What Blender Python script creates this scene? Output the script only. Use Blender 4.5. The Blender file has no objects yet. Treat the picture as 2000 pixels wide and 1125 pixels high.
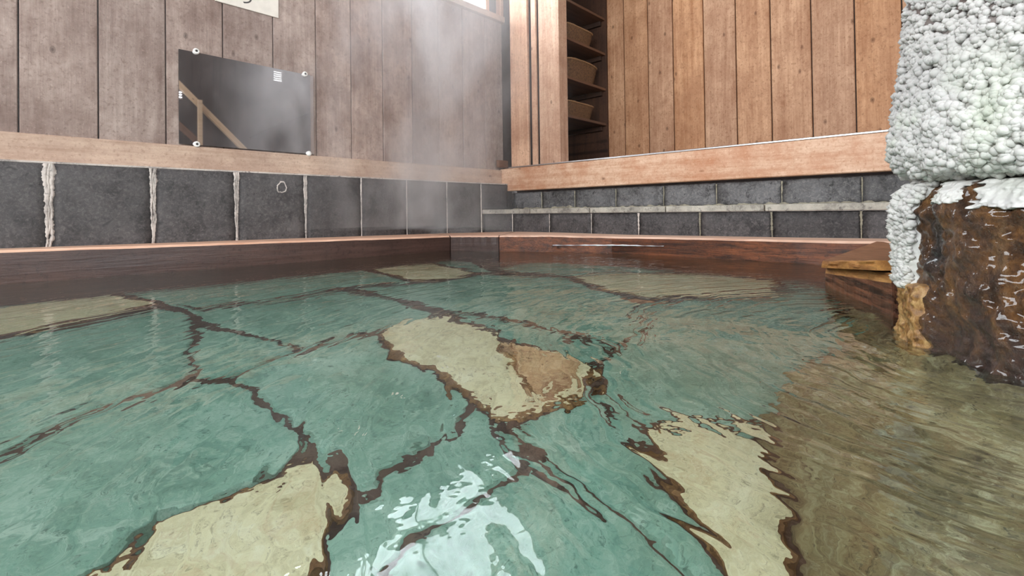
import bpy, bmesh, math, random
import numpy as np
from mathutils import Vector, Matrix, noise as mnoise

random.seed(7)
rng = np.random.default_rng(11)
scene = bpy.context.scene
col = scene.collection
R = math.radians

# ------------------------------------------------------------------ camera
# world frame: water level z = 0, the boarded wall runs along +X at y = 2.4,
# the step and changing area run along Y at x = 2.5
th, pit, rol = R(42.7), R(0.6), R(0.76)
F0 = Vector((math.cos(th), math.sin(th), 0)); R0 = Vector((math.sin(th), -math.cos(th), 0)); Z = Vector((0, 0, 1))
FW = F0*math.cos(pit) + Z*math.sin(pit); U0 = -F0*math.sin(pit) + Z*math.cos(pit)
UP = U0*math.cos(rol) + R0*math.sin(rol); RT = R0*math.cos(rol) - U0*math.sin(rol)
cam_d = bpy.data.cameras.new('camera'); cam = bpy.data.objects.new('camera', cam_d); col.objects.link(cam)
M = Matrix(((RT.x, UP.x, -FW.x, 0), (RT.y, UP.y, -FW.y, 0), (RT.z, UP.z, -FW.z, 0.21), (0, 0, 0, 1)))
cam.matrix_world = M
cam_d.sensor_fit = 'HORIZONTAL'; cam_d.sensor_width = 36.0; cam_d.lens = 36*942/2000
cam_d.shift_y = (404-562.5)/2000; cam_d.clip_start = 0.02; cam_d.clip_end = 200
scene.camera = cam

# ------------------------------------------------------------------ world, light, exposure
SKY = 15.0
world = bpy.data.worlds.new('overcast_sky'); scene.world = world; world.use_nodes = True
bg = world.node_tree.nodes['Background']
bg.inputs[0].default_value = (0.93, 0.965, 1.0, 1); bg.inputs[1].default_value = SKY
scene.view_settings.view_transform = 'Standard'; scene.view_settings.look = 'None'
scene.view_settings.exposure = 0.35; scene.view_settings.gamma = 1.0; scene.view_settings.use_curve_mapping = False
cy = scene.cycles
cy.max_bounces = 12; cy.diffuse_bounces = 5; cy.glossy_bounces = 5; cy.transmission_bounces = 8; cy.transparent_max_bounces = 12
cy.volume_bounces = 1; cy.caustics_refractive = True; cy.caustics_reflective = True; cy.sample_clamp_indirect = 8.0
cy.volume_step_rate = 2.0; cy.volume_max_steps = 96

# window openings: (x0,x1,z0,z1) on the boarded wall, (y0,y1,z0,z1) on the end wall behind the camera
WX0, WX1, WZ0, WZ1 = 0.72, 2.50, 1.63, 2.42        # window over the mirror wall
EX, EY0, EY1, EZ0, EZ1 = -2.4, -1.2, 1.8, 1.05, 2.15   # wide open window in the end wall
BY, BX0, BX1, BZ0, BZ1 = -2.0, -1.9, 0.7, 0.95, 2.0   # added, unseen rear-wall opening to light the boarded wall
CEIL = 2.72

def portal(name, loc, rot, sx, sy):
    l = bpy.data.lights.new(name, 'AREA'); l.shape = 'RECTANGLE'; l.size = sx; l.size_y = sy; l.energy = 1
    l.cycles.is_portal = True
    o = bpy.data.objects.new(name, l); col.objects.link(o); o.location = loc; o.rotation_euler = rot
portal('portal_mirror_wall', ((WX0+WX1)/2, 2.47, (WZ0+WZ1)/2), (R(-90), 0, 0), WX1-WX0, WZ1-WZ0)
portal('portal_end_wall', (EX-0.05, (EY0+EY1)/2, (EZ0+EZ1)/2), (0, R(-90), 0), EZ1-EZ0, EY1-EY0)
portal('portal_rear_wall', ((BX0+BX1)/2, BY-0.05, (BZ0+BZ1)/2), (R(90), 0, 0), BX1-BX0, BZ1-BZ0)

# ------------------------------------------------------------------ materials
class NB:
    def __init__(s, name):
        s.m = bpy.data.materials.new(name); s.m.use_nodes = True; s.t = s.m.node_tree; s.t.nodes.clear()
        s.out = s.t.nodes.new('ShaderNodeOutputMaterial')
    def n(s, typ, ins=None, **kw):
        nd = s.t.nodes.new('ShaderNode'+typ)
        for k, v in kw.items(): setattr(nd, k, v)
        for k, v in (ins or {}).items():
            sk = nd.inputs[k]
            if isinstance(v, bpy.types.NodeSocket): s.t.links.new(v, sk)
            elif isinstance(v, (tuple, list)) and len(v) == 3 and sk.type == 'RGBA': sk.default_value = (*v, 1)
            else: sk.default_value = v
        return nd
    def link(s, a, b): s.t.links.new(a, b)
    def math(s, op, a, b=0.0, clamp=False):
        return s.n('Math', {0: a, 1: b}, operation=op, use_clamp=clamp).outputs[0]
    def vmath(s, op, a, b):
        return s.n('VectorMath', {0: a, 1: b}, operation=op).outputs[0]
    def mix(s, f, a, b, mode='MIX'):
        nd = s.t.nodes.new('ShaderNodeMix'); nd.data_type = 'RGBA'; nd.blend_type = mode
        for i, v in ((0, f), (6, a), (7, b)):
            if isinstance(v, bpy.types.NodeSocket): s.t.links.new(v, nd.inputs[i])
            elif isinstance(v, (tuple, list)): nd.inputs[i].default_value = (*v[:3], 1)
            else: nd.inputs[i].default_value = v
        return nd.outputs[2]
    def ramp(s, fac, stops, interp='LINEAR'):
        nd = s.n('ValToRGB', {0: fac}); cr = nd.color_ramp; cr.interpolation = interp
        while len(cr.elements) < len(stops): cr.elements.new(0.5)
        for e, (p, c) in zip(cr.elements, stops):
            e.position = p; e.color = (*c, 1) if isinstance(c, (tuple, list)) else (c, c, c, 1)
        return nd.outputs[0]
    def coords(s, rand=True, which='Object'):
        c = s.n('TexCoord').outputs[which]
        if rand:
            r = s.n('ObjectInfo').outputs['Random']
            v = s.n('CombineXYZ', {0: s.math('MULTIPLY', r, 31.7), 1: s.math('MULTIPLY', r, 57.3), 2: s.math('MULTIPLY', r, 43.1)}).outputs[0]
            c = s.vmath('ADD', c, v)
        return c
    def noise(s, vec, scale, detail=5, rough=0.6, dist=0.0):
        return s.n('TexNoise', {'Vector': vec, 'Scale': scale, 'Detail': detail, 'Roughness': rough, 'Distortion': dist}).outputs[0]
    def bump(s, h, strength=0.3, dist=0.01, normal=None):
        i = {'Height': h, 'Strength': strength, 'Distance': dist}
        if normal is not None: i['Normal'] = normal
        return s.n('Bump', i).outputs[0]
    def bsdf(s, color, rough, bump=None, **kw):
        i = {'Base Color': color, 'Roughness': rough}
        if bump is not None: i['Normal'] = bump
        i.update(kw)
        b = s.n('BsdfPrincipled', i); s.link(b.outputs[0], s.out.inputs[0]); return b

def srgb(r, g, b):
    f = lambda c: (c/255/12.92) if c/255 <= 0.04045 else ((c/255+0.055)/1.055)**2.4
    return (f(r), f(g), f(b))

def wood(name, light, dark, axis=2, rough=0.6, knots=0.5, stain=None, stain_amt=0.0, contrast=1.0, bump=0.25, spec=0.3, line_scale=1.0, mottle=0.25, depth=1, vary=0.28):
    b = NB(name); c = b.coords()
    sc = [1.0, 1.0, 1.0]; sc[axis] = 0.045
    v = b.vmath('MULTIPLY', c, tuple(sc))
    warp = b.noise(v, 7.0, 3, 0.5)
    fine = b.noise(v, 95*line_scale, 6, 0.7)
    band = b.noise(b.vmath('ADD', v, b.n('CombineXYZ', {0: b.math('MULTIPLY', warp, 0.12), 1: b.math('MULTIPLY', warp, 0.12), 2: b.math('MULTIPLY', warp, .12)}).outputs[0]), 24*line_scale, 4, 0.55)
    blot = b.noise(c, 7.0, 6, 0.65)
    mot = b.noise(b.vmath('MULTIPLY', c, tuple(0.55 if i == axis else 1.0 for i in range(3))), 38, 6, 0.72)
    f = b.math('ADD', b.math('MULTIPLY', fine, (1-mottle)*0.47), b.math('ADD', b.math('MULTIPLY', band, (1-mottle)*0.53), b.math('MULTIPLY', b.math('ADD', b.math('MULTIPLY', blot, 0.5), b.math('MULTIPLY', mot, 0.5)), mottle)))
    k = 0.22/contrast
    colr = b.ramp(f, [(0.5-k, dark), (0.5+k*0.9, light)])
    # knots
    sp3 = b.n('SeparateXYZ', {0: c}).outputs; cross = 3-axis-depth
    vk = b.n('CombineXYZ', {0: b.math('ADD', b.math('MULTIPLY', sp3[cross], 9.0), b.math('MULTIPLY', warp, 0.3)), 1: b.math('MULTIPLY', sp3[axis], 5.2)}).outputs[0]
    vor = b.n('TexVoronoi', {'Vector': vk, 'Scale': 1.0}, voronoi_dimensions='2D')
    sel = b.math('LESS_THAN', b.n('SeparateColor', {0: vor.outputs['Color']}).outputs[0], knots)
    kn = b.math('MULTIPLY', b.ramp(vor.outputs['Distance'], [(0.02, 1.0), (0.045, 0.5), (0.055, 0.7), (0.085, 0.0)]), sel)
    darkk = tuple(x*0.28 for x in dark)
    colr = b.mix(b.math('MULTIPLY', kn, 0.8), colr, darkk)
    # per-board tint
    rnd = b.n('ObjectInfo').outputs['Random']
    hv = b.n('HueSaturation', {'Color': colr, 'Value': b.math('ADD', 1-vary/2, b.math('MULTIPLY', rnd, vary)), 'Saturation': b.math('ADD', 0.92, b.math('MULTIPLY', rnd, 0.14))}).outputs[0]
    if stain:
        st = b.ramp(b.noise(c, 3.2, 7, 0.68), [(0.42, 0.0), (0.66, 1.0)])
        hv = b.mix(b.math('MULTIPLY', st, stain_amt), hv, stain)
        sp = b.ramp(b.noise(c, 75, 4, 0.7), [(0.34, 1.0), (0.46, 0.0)])
        hv = b.mix(b.math('MULTIPLY', sp, 0.55), hv, tuple(x*0.75 for x in dark))
        sl = b.ramp(b.noise(c, 130, 3, 0.7), [(0.58, 0.0), (0.74, 0.3)])
        hv = b.mix(sl, hv, tuple(min(1, x*1.25) for x in light))
    bp = b.bump(b.math('ADD', fine, b.math('MULTIPLY', kn, 0.6)), bump, 0.004)
    b.bsdf(hv, rough, bp, **{'Specular IOR Level': spec})
    return b.m

M_wall = wood('weathered_wall_board', srgb(186, 166, 154), srgb(118, 95, 85), 2, 0.72, 0.20, srgb(100, 77, 68), 0.6, 1.7, mottle=0.55, bump=0.4)
M_sill = wood('pale_sill_wood', srgb(218, 192, 170), srgb(160, 128, 106), 0, 0.7, 0.22, srgb(138, 108, 92), 0.45, 1.5, mottle=0.45)
M_back = wood('warm_cedar_board', srgb(208, 164, 128), srgb(140, 92, 60), 2, 0.62, 0.55, srgb(134, 86, 58), 0.45, 1.6, mottle=0.45, depth=0, vary=0.14)
M_beam = wood('pale_orange_beam', srgb(240, 206, 176), srgb(190, 134, 96), 1, 0.5, 0.12, srgb(176, 112, 74), 0.65, 2.1, line_scale=1.3, mottle=0.5, depth=0)
M_post = wood('honey_post_wood', srgb(228, 190, 160), srgb(164, 114, 86), 2, 0.55, 0.15, srgb(132, 86, 64), 0.45, 1.4, mottle=0.4, depth=0)
M_shelf = wood('shaded_shelf_wood', srgb(82, 56, 42), srgb(38, 25, 19), 2, 0.7, 0.3, srgb(28, 19, 15), 0.5)  # shade inside the shelf recess is put into this darker wood colour
M_shelf_x = wood('brown_shelf_plank', srgb(122, 88, 66), srgb(62, 41, 31), 0, 0.7, 0.1)
M_rimtop = wood('dry_rim_wood', srgb(236, 204, 182), srgb(186, 138, 112), 0, 0.55, 0.05, contrast=1.5, line_scale=2.0)
M_rimwet = wood('wet_rim_wood', srgb(136, 78, 46), srgb(46, 24, 15), 0, 0.28, 0.08, srgb(40, 22, 18), 0.4, contrast=2.2, bump=0.8, spec=0.5, line_scale=2.0)
M_rimgrey = wood('soaked_rim_wood', srgb(88, 66, 59), srgb(44, 31, 28), 0, 0.38, 0.05, srgb(50, 36, 34), 0.5, bump=0.35, spec=0.45)
M_timber = wood('wet_timber', srgb(138, 88, 62), srgb(44, 25, 18), 0, 0.3, 0.05, contrast=2.4, bump=1.0, spec=0.5, line_scale=2.6, mottle=0.1)
M_timberedge = wood('ochre_timber_edge', srgb(206, 154, 92), srgb(128, 80, 46), 0, 0.4, 0.0, contrast=2.0, bump=0.6, line_scale=2.0)
M_planktop = wood('worn_plank_top', srgb(158, 114, 84), srgb(96, 64, 46), 0, 0.5, 0.05, contrast=1.6, line_scale=2.0, mottle=0.4)
M_dark = wood('dark_roof_board', srgb(64, 54, 50), srgb(32, 26, 24), 0, 0.8, 0.1)
M_darkz = wood('dark_rear_board', srgb(78, 64, 58), srgb(38, 30, 27), 2, 0.8, 0.1)
M_brace = wood('pale_brace_wood', srgb(222, 194, 158), srgb(172, 138, 104), 0, 0.6, 0.1)

def stone_mat(name, base, dark, light, rough=0.7):
    b = NB(name); c = b.coords()
    n1 = b.noise(c, 9, 8, 0.72); n2 = b.noise(c, 90, 6, 0.75, 0.8); n3 = b.noise(c, 30, 7, 0.75, 0.8)
    colr = b.ramp(n1, [(0.30, dark), (0.52, base), (0.72, tuple(x*1.35 for x in base))])
    colr = b.mix(b.ramp(n2, [(0.48, 0.0), (0.72, 0.55)]), colr, light)
    colr = b.mix(b.ramp(n3, [(0.36, 0.85), (0.46, 0.0)]), colr, dark)
    rnd = b.n('ObjectInfo').outputs['Random']
    colr = b.n('HueSaturation', {'Color': colr, 'Value': b.math('ADD', 0.82, b.math('MULTIPLY', rnd, 0.36))}).outputs[0]
    h = b.math('ADD', b.math('MULTIPLY', n2, 0.5), n3)
    b.bsdf(colr, b.ramp(n3, [(0.3, rough-0.2), (0.7, rough+0.1)]), b.bump(h, 0.55, 0.004), **{'Specular IOR Level': 0.4})
    return b.m
M_stone = stone_mat('dark_tuff', srgb(68, 65, 65), srgb(30, 28, 29), srgb(128, 122, 120))
M_dust = stone_mat('yellowish_mineral_dust', srgb(150, 144, 126), srgb(96, 92, 84), srgb(186, 178, 154), 0.85)
M_ledge = stone_mat('pale_ledge_stone', srgb(176, 170, 158), srgb(104, 100, 94), srgb(206, 200, 186))
M_stone2 = stone_mat('grey_tuff', srgb(94, 93, 94), srgb(38, 36, 36), srgb(156, 153, 148))
M_mortar = stone_mat('dark_mortar', srgb(70, 66, 64), srgb(40, 38, 38), srgb(120, 114, 106), 0.8)
M_efflor = stone_mat('white_efflorescence', srgb(186, 176, 168), srgb(104, 97, 94), srgb(226, 218, 208), 0.8)

def slab_mat(name, base, dark, light, brown=None, brown_amt=0.0):
    b = NB(name); c = b.coords()
    n1 = b.noise(c, 6, 9, 0.75); n2 = b.noise(c, 80, 5, 0.75); n3 = b.noise(c, 22, 8, 0.78, 1.0)
    colr = b.ramp(n1, [(0.30, dark), (0.55, base), (0.75, light)])
    colr = b.mix(b.ramp(n3, [(0.50, 0.0), (0.66, 0.8)]), colr, light)
    colr = b.mix(b.ramp(n3, [(0.34, 0.75), (0.46, 0.0)]), colr, dark)
    colr = b.mix(b.ramp(n2, [(0.34, 0.8), (0.44, 0.0)]), colr, tuple(x*0.7 for x in dark))
    if brown:
        colr = b.mix(b.math('MULTIPLY', b.ramp(b.noise(c, 8, 8, 0.75, 1.5), [(0.52, 0.0), (0.68, 1.0)]), brown_amt), colr, brown)
    b.bsdf(colr, 0.6, b.bump(n3, 0.4, 0.006))
    return b.m
M_teal = slab_mat('teal_slab_stone', srgb(130, 172, 155), srgb(88, 132, 117), srgb(172, 202, 187))
M_cream = slab_mat('cream_slab_stone', srgb(226, 222, 184), srgb(186, 180, 140), srgb(238, 238, 210), srgb(190, 152, 106), 0.5)
M_cream_brown = slab_mat('tan_slab_patch', srgb(196, 164, 122), srgb(124, 82, 56), srgb(222, 204, 164), srgb(112, 66, 40), 0.8)
M_slabedge = slab_mat('ochre_slab_edge', srgb(120, 88, 52), srgb(66, 45, 29), srgb(176, 142, 92))
M_joint = slab_mat('brown_joint', srgb(84, 66, 56), srgb(50, 38, 32), srgb(112, 96, 84))
M_bed = slab_mat('olive_sediment', srgb(150, 136, 98), srgb(70, 58, 36), srgb(196, 190, 156), srgb(110, 78, 44), 0.7)

def plain(name, color, rough=0.5, metal=0.0, bumpy=0.0, scale=60, **kw):
    b = NB(name); c = b.coords(); n = b.noise(c, scale, 5, 0.6)
    colr = b.mix(b.ramp(n, [(0.35, 0.0), (0.7, 1.0)]), tuple(x*0.85 for x in color), color)
    b.bsdf(colr, rough, b.bump(n, bumpy, 0.002) if bumpy else None, Metallic=metal, **kw)
    return b.m
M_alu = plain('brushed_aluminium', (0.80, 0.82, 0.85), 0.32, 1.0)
M_white = plain('white_plastic_clip', srgb(235, 232, 226), 0.4)
M_paper = plain('white_sign_board', srgb(226, 218, 206), 0.6, scale=20)
M_ink = plain('black_ink', (0.02, 0.02, 0.02), 0.5)
M_hole = plain('dark_screw', (0.05, 0.045, 0.04), 0.5)
M_flake = plain('white_mineral_flake', srgb(240, 236, 222), 0.7)
M_deck = stone_mat('deck_stone', srgb(96, 92, 90), srgb(60, 56, 54), srgb(130, 126, 120))

def mirror_mat():
    b = NB('old_mirror_glass'); c = b.coords(False)
    n = b.noise(c, 9, 6, 0.65); n2 = b.noise(c, 120, 3, 0.6)
    colr = b.ramp(n, [(0.3, (0.62, 0.62, 0.63)), (0.7, (0.74, 0.73, 0.74))])
    g = b.n('BsdfGlossy', {'Color': colr, 'Roughness': 0.02})
    d = b.n('BsdfDiffuse', {'Color': srgb(150, 140, 138)})
    f = b.math('ADD', 0.03, b.math('MULTIPLY', b.ramp(n, [(0.45, 0.0), (0.65, 1.0)]), 0.08))
    f = b.math('ADD', f, b.math('MULTIPLY', b.ramp(n2, [(0.66, 0.0), (0.74, 1.0)]), 0.10), True)
    mx = b.n('MixShader', {0: f, 1: g.outputs[0], 2: d.outputs[0]}); b.link(mx.outputs[0], b.out.inputs[0]); return b.m
M_mirror = mirror_mat()

def pane_mat():
    b = NB('thin_window_glass')
    t = b.n('BsdfTransparent', {'Color': (0.95, 0.97, 0.98)}); g = b.n('BsdfGlossy', {'Roughness': 0.02})
    ge = b.n('NewGeometry'); dt = b.n('VectorMath', {0: ge.outputs['Incoming'], 1: ge.outputs['Normal']}, operation='DOT_PRODUCT').outputs['Value']
    fr = b.math('ADD', 0.04, b.math('MULTIPLY', b.math('POWER', b.math('SUBTRACT', 1.0, b.math('ABSOLUTE', dt)), 5.0), 0.9))
    mx = b.n('MixShader', {0: fr, 1: t.outputs[0], 2: g.outputs[0]})
    b.link(mx.outputs[0], b.out.inputs[0]); return b.m
M_pane = pane_mat()

def wicker_mat():
    b = NB('brown_wicker'); c = b.coords()
    n = b.noise(c, 90, 4, 0.6); 
    b.bsdf(b.ramp(n, [(0.3, srgb(62, 41, 27)), (0.7, srgb(122, 90, 60))]), 0.6, b.bump(n, 0.4, 0.003)); return b.m
M_wicker = wicker_mat()
M_wickrim = plain('pale_wicker_rim', srgb(150, 116, 82), 0.6, bumpy=0.4, scale=150)

def crust_mat(name, core=False, wet=False):
    b = NB(name); c = b.coords(False)
    n1 = b.noise(c, 9, 5, 0.6); n2 = b.noise(c, 260, 4, 0.65); n3 = b.noise(c, 45, 5, 0.7)
    colr = b.ramp(n1, [(0.3, srgb(184, 183, 181)), (0.7, srgb(214, 213, 209))])
    z = b.n('SeparateXYZ', {0: c}).outputs[2]
    low = b.ramp(z, [(0.25, 0.4), (0.33, 1.0), (0.44, 0.0)])
    gr = b.math('MULTIPLY', b.ramp(b.noise(c, 11, 4, 0.6), [(0.47, 0.0), (0.66, 1.0)]), low)
    colr = b.mix(b.math('MULTIPLY', gr, 0.42), colr, srgb(182, 198, 168))
    up = b.ramp(z, [(0.34, 0.0), (0.50, 1.0)])
    if core: colr = b.mix(b.math('ADD', 0.35, b.math('MULTIPLY', up, 0.6)), colr, srgb(98, 82, 76))
    else: colr = b.mix(b.math('MULTIPLY', up, 0.25), colr, srgb(166, 160, 158))
    b.bsdf(colr, 0.45 if wet else 0.62, b.bump(b.math('ADD', n2, n3), 0.3, 0.002), **{'Specular IOR Level': 0.4})
    return b.m
M_crust = crust_mat('white_sinter_knobs'); M_core = crust_mat('porous_sinter_core', True); M_crustw = crust_mat('wet_white_sinter', False, True)

def rock_mat():
    b = NB('wet_brown_rock'); c = b.coords(False)
    v = b.vmath('MULTIPLY', c, (1.0, 1.0, 0.55))
    n1 = b.noise(v, 16, 9, 0.78, 0.8); n2 = b.noise(v, 85, 5, 0.75); st = b.noise(b.vmath('MULTIPLY', c, (1, 1, 0.12)), 34, 5, 0.6)
    colr = b.ramp(n1, [(0.34, srgb(30, 20, 16)), (0.47, srgb(80, 53, 32)), (0.58, srgb(128, 88, 48)), (0.72, srgb(178, 140, 90))])
    colr = b.mix(b.ramp(st, [(0.56, 0.0), (0.75, 0.4)]), colr, srgb(176, 138, 96))
    colr = b.mix(b.ramp(n2, [(0.3, 0.7), (0.45, 0.0)]), colr, srgb(40, 26, 22))
    z = b.n('SeparateXYZ', {0: c}).outputs[2]
    colr = b.mix(b.ramp(b.math('ADD', z, b.math('MULTIPLY', n1, 0.10)), [(0.06, 0.75), (0.13, 0.0)]), colr, srgb(66, 52, 48))
    b.bsdf(colr, b.ramp(n2, [(0.3, 0.2), (0.7, 0.5)]), b.bump(b.math('ADD', n1, b.math('MULTIPLY', n2, 0.6)), 1.0, 0.014), **{'Specular IOR Level': 0.5, 'Coat Weight': 1.0, 'Coat Roughness': 0.05, 'Coat IOR': 1.33})
    return b.m
M_rock = rock_mat()

def ochre_mat():
    b = NB('ochre_drip_stone'); c = b.coords(False)
    n = b.noise(b.vmath('MULTIPLY', c, (1, 1, .5)), 70, 6, 0.7)
    b.bsdf(b.ramp(n, [(0.34, srgb(78, 52, 30)), (0.5, srgb(150, 110, 62)), (0.68, srgb(206, 172, 118))]), 0.35, b.bump(n, 0.6, 0.006)); return b.m
M_ochre = ochre_mat()

def water_mat():
    b = NB('clear_bath_water'); c = b.n('TexCoord').outputs['Object']
    # concentric ripples spreading from the dripping column
    rel = b.vmath('SUBTRACT', c, (1.0, -0.12, 0.0))
    d = b.n('VectorMath', {0: rel}, operation='LENGTH').outputs['Value']
    wob = b.noise(c, 4.0, 3, 0.5); wob2 = b.noise(c, 14.0, 2, 0.5)
    def rings(k, a, w1, w2):
        q = b.math('ADD', b.math('MULTIPLY', d, k), b.math('ADD', b.math('MULTIPLY', wob, w1), b.math('MULTIPLY', wob2, w2)))
        return b.math('MULTIPLY', b.math('SINE', q), a)
    fall = b.ramp(d, [(0.20, 1.0), (0.60, 0.88), (0.80, 0.56), (1.0, 0.40)])
    gust = b.ramp(b.noise(c, 2.6, 2, 0.5), [(0.34, 0.35), (0.60, 1.0)])
    amp = b.math('MULTIPLY', fall, gust)
    sw = b.noise(c, 9.0, 1, 0.4)
    fine = b.noise(c, 46.0, 2, 0.5)
    h = b.math('ADD', rings(118.0, 0.00050, 16.0, 4.0), b.math('ADD', rings(236.0, 0.00040, 26.0, 9.0), rings(402.0, 0.00015, 34.0, 22.0)))
    h = b.math('MULTIPLY', b.math('ADD', h, b.math('MULTIPLY', fine, 0.0011)), amp)
    h = b.math('ADD', h, b.math('MULTIPLY', sw, 0.0042))
    nrm = b.n('Bump', {'Height': h, 'Strength': 1.0, 'Distance': 1.0}).outputs[0]
    gl = b.n('BsdfGlass', {'Color': (0.97, 1.0, 0.985), 'Roughness': 0.0, 'IOR': 1.333, 'Normal': nrm})
    b.link(gl.outputs[0], b.out.inputs[0]); return b.m
M_water = water_mat()

# ------------------------------------------------------------------ builders
def tag(o, label=None, cat=None, group=None, kind=None):
    if label: o['label'] = label
    if cat: o['category'] = cat
    if group: o['group'] = group
    if kind: o['kind'] = kind
    return o
def empty(name, loc=(0, 0, 0), label=None, cat=None, group=None, kind=None):
    o = bpy.data.objects.new(name, None); col.objects.link(o); o.location = loc; o.empty_display_size = 0.1
    return tag(o, label, cat, group, kind)
def add(name, me, parent=None, loc=(0, 0, 0), rotz=0.0, rot=None):
    """link a mesh; loc is in world space, parents are never rotated"""
    o = bpy.data.objects.new(name, me); col.objects.link(o)
    l = Vector(loc)
    if parent is not None:
        o.parent = parent
        p = parent
        while p is not None: l -= p.location; p = p.parent
    o.location = l; o.rotation_euler = rot if rot else (0, 0, rotz)
    return o
def pydata(name, v, f, mats, fm=None, smooth=False):
    me = bpy.data.meshes.new(name); me.from_pydata([tuple(map(float, p)) for p in v], [], f); me.update()
    for m in (mats if isinstance(mats, (list, tuple)) else [mats]): me.materials.append(m)
    if fm is not None: me.polygons.foreach_set('material_index', fm)
    if smooth: me.polygons.foreach_set('use_smooth', [True]*len(me.polygons))
    return me
def box_mesh(name, sx, sy, sz, mat, bevel=0.002):
    bm = bmesh.new(); bmesh.ops.create_cube(bm, size=1.0)
    for v in bm.verts: v.co = Vector((v.co.x*sx, v.co.y*sy, v.co.z*sz))
    if bevel: bmesh.ops.bevel(bm, geom=bm.edges[:], offset=min(bevel, min(sx, sy, sz)*0.3), segments=1, affect='EDGES')
    me = bpy.data.meshes.new(name); bm.to_mesh(me); bm.free(); me.materials.append(mat); return me
def box(name, x0, x1, y0, y1, z0, z1, mat, parent=None, bevel=0.002):
    return add(name, box_mesh(name, x1-x0, y1-y0, z1-z0, mat, bevel), parent, ((x0+x1)/2, (y0+y1)/2, (z0+z1)/2))
def rot_box(name, a, b, w, d, mat, parent=None, bevel=0.004):
    """timber from point a to point b (grain along local X); w across in plane, d deep"""
    a, b = Vector(a), Vector(b); v = b-a
    me = box_mesh(name, v.length, d, w, mat, bevel)
    q = v.to_track_quat('X', 'Z')
    o = add(name, me, parent, (a+b)/2); o.rotation_euler = q.to_euler(); return o
def fbm(p, s=1.0, o=4): return mnoise.fractal(Vector(p)*s, 1.0, 2.0, o)
def grid_faces(nr, nc, closed=False):
    F = []
    for i in range(nr-1):
        for j in range(nc if closed else nc-1):
            k = (j+1) % nc
            F.append((i*nc+j, i*nc+k, (i+1)*nc+k, (i+1)*nc+j))
    return F
def holed_wall(name, axis, pos, thick, a0, a1, z0, z1, holes, mat, parent):
    """flat wall made of rectangles around its openings; axis 'y' = plane of constant y"""
    As = sorted({a0, a1, *[h[0] for h in holes], *[h[1] for h in holes]})
    for i in range(len(As)-1):
        p, q = As[i], As[i+1]; zs = [(z0, z1)]
        for h in holes:
            if h[0] <= p+1e-6 and h[1] >= q-1e-6:
                zs = [s for (u, w) in zs for s in ((u, min(w, h[2])), (max(u, h[3]), w)) if s[1]-s[0] > 1e-4]
        for (u, w) in zs:
            if axis == 'y': box(name, p, q, pos, pos+thick, u, w, mat, parent, 0)
            else: box(name, pos, pos+thick, p, q, u, w, mat, parent, 0)
def stone_block(name, w, h, d, mat, seed):
    """roughly dressed block: face in the XZ plane looking at -Y, uneven front, soft chipped edges"""
    n = 10; rs = random.Random(seed); off = rs.random()*50
    V = []; F = []
    for j in range(n+1):
        for i in range(n+1):
            x = -w/2+w*i/n; z = -h/2+h*j/n
            e = min(i, n-i, j, n-j)
            y = -d/2 + 0.0035*fbm((x+off, 0, z+off), 14) + (0.006 if e == 0 else 0.0)
            if e == 0:
                x += 0.0025*fbm((z+off, 3, x), 25); z += 0.002*fbm((x+off, 7, z), 25)
            V.append((x, y, z))
    F = [tuple(reversed(f)) for f in grid_faces(n+1, n+1)]
    F = [f[::-1] for f in F]
    ring = [i for i in range(n+1)] + [(j*(n+1)+n) for j in range(1, n+1)] + [n*(n+1)+i for i in range(n-1, -1, -1)] + [j*(n+1) for j in range(n-1, 0, -1)]
    b0 = len(V)
    for k in ring: V.append((V[k][0], d/2, V[k][2]))
    m = len(ring)
    for k in range(m): F.append((ring[k], b0+k, b0+(k+1) % m, ring[(k+1) % m]))
    F.append(tuple(b0+k for k in range(m-1, -1, -1)))
    me = pydata(name, V, F, mat, smooth=False)
    me.polygons.foreach_set('use_smooth', [k < n*n for k in range(len(F))])
    return me
def seam(name, h, w, mat, seed, amp=0.6):
    """crusty vertical mineral line facing -Y: two or three ragged strands that merge and thin out downwards"""
    rs = random.Random(seed); n = 100; V = []; F = []; off = rs.random()*90
    strands = [(-0.36, 0.30), (0.34, 0.34), (0.02, 0.26)] if w > 0.012 else [(0.0, 0.7)]
    for k, (cx0, sw) in enumerate(strands):
        b0 = len(V); o2 = off+17*k; start = rs.uniform(0.0, 0.25) if k == 2 else 0.0
        for j in range(n+1):
            t = j/n; z = -h/2+h*t
            spread = 0.30+0.7*t
            cx = w*cx0*spread+0.22*w*fbm((o2+9, z*16, 4), 1.0, 4)
            ww = w*sw*(0.5+0.6*t)*(0.55+0.75*abs(fbm((o2, z*34, 0), 1.0, 4))+0.25*fbm((o2, z*210, 5), 1.0, 2))
            if t < start: ww *= 0.1
            ww = max(ww, 0.0011)
            for (a, y) in ((-1.0, 0.003), (-0.5, -0.0012), (0.1, -0.0026), (0.6, -0.001), (1.0, 0.003)):
                V.append((cx+a*ww*(1+0.3*fbm((o2+a, z*300, 2), 1.0, 2)), y-(0.0012*fbm((o2+a*7, z*220, 8), 1.0, 2) if y < 0 else 0), z))
        F += [tuple(b0+q for q in f) for f in grid_faces(n+1, 5)]
    return pydata(name, V, F, mat, smooth=True)

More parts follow.
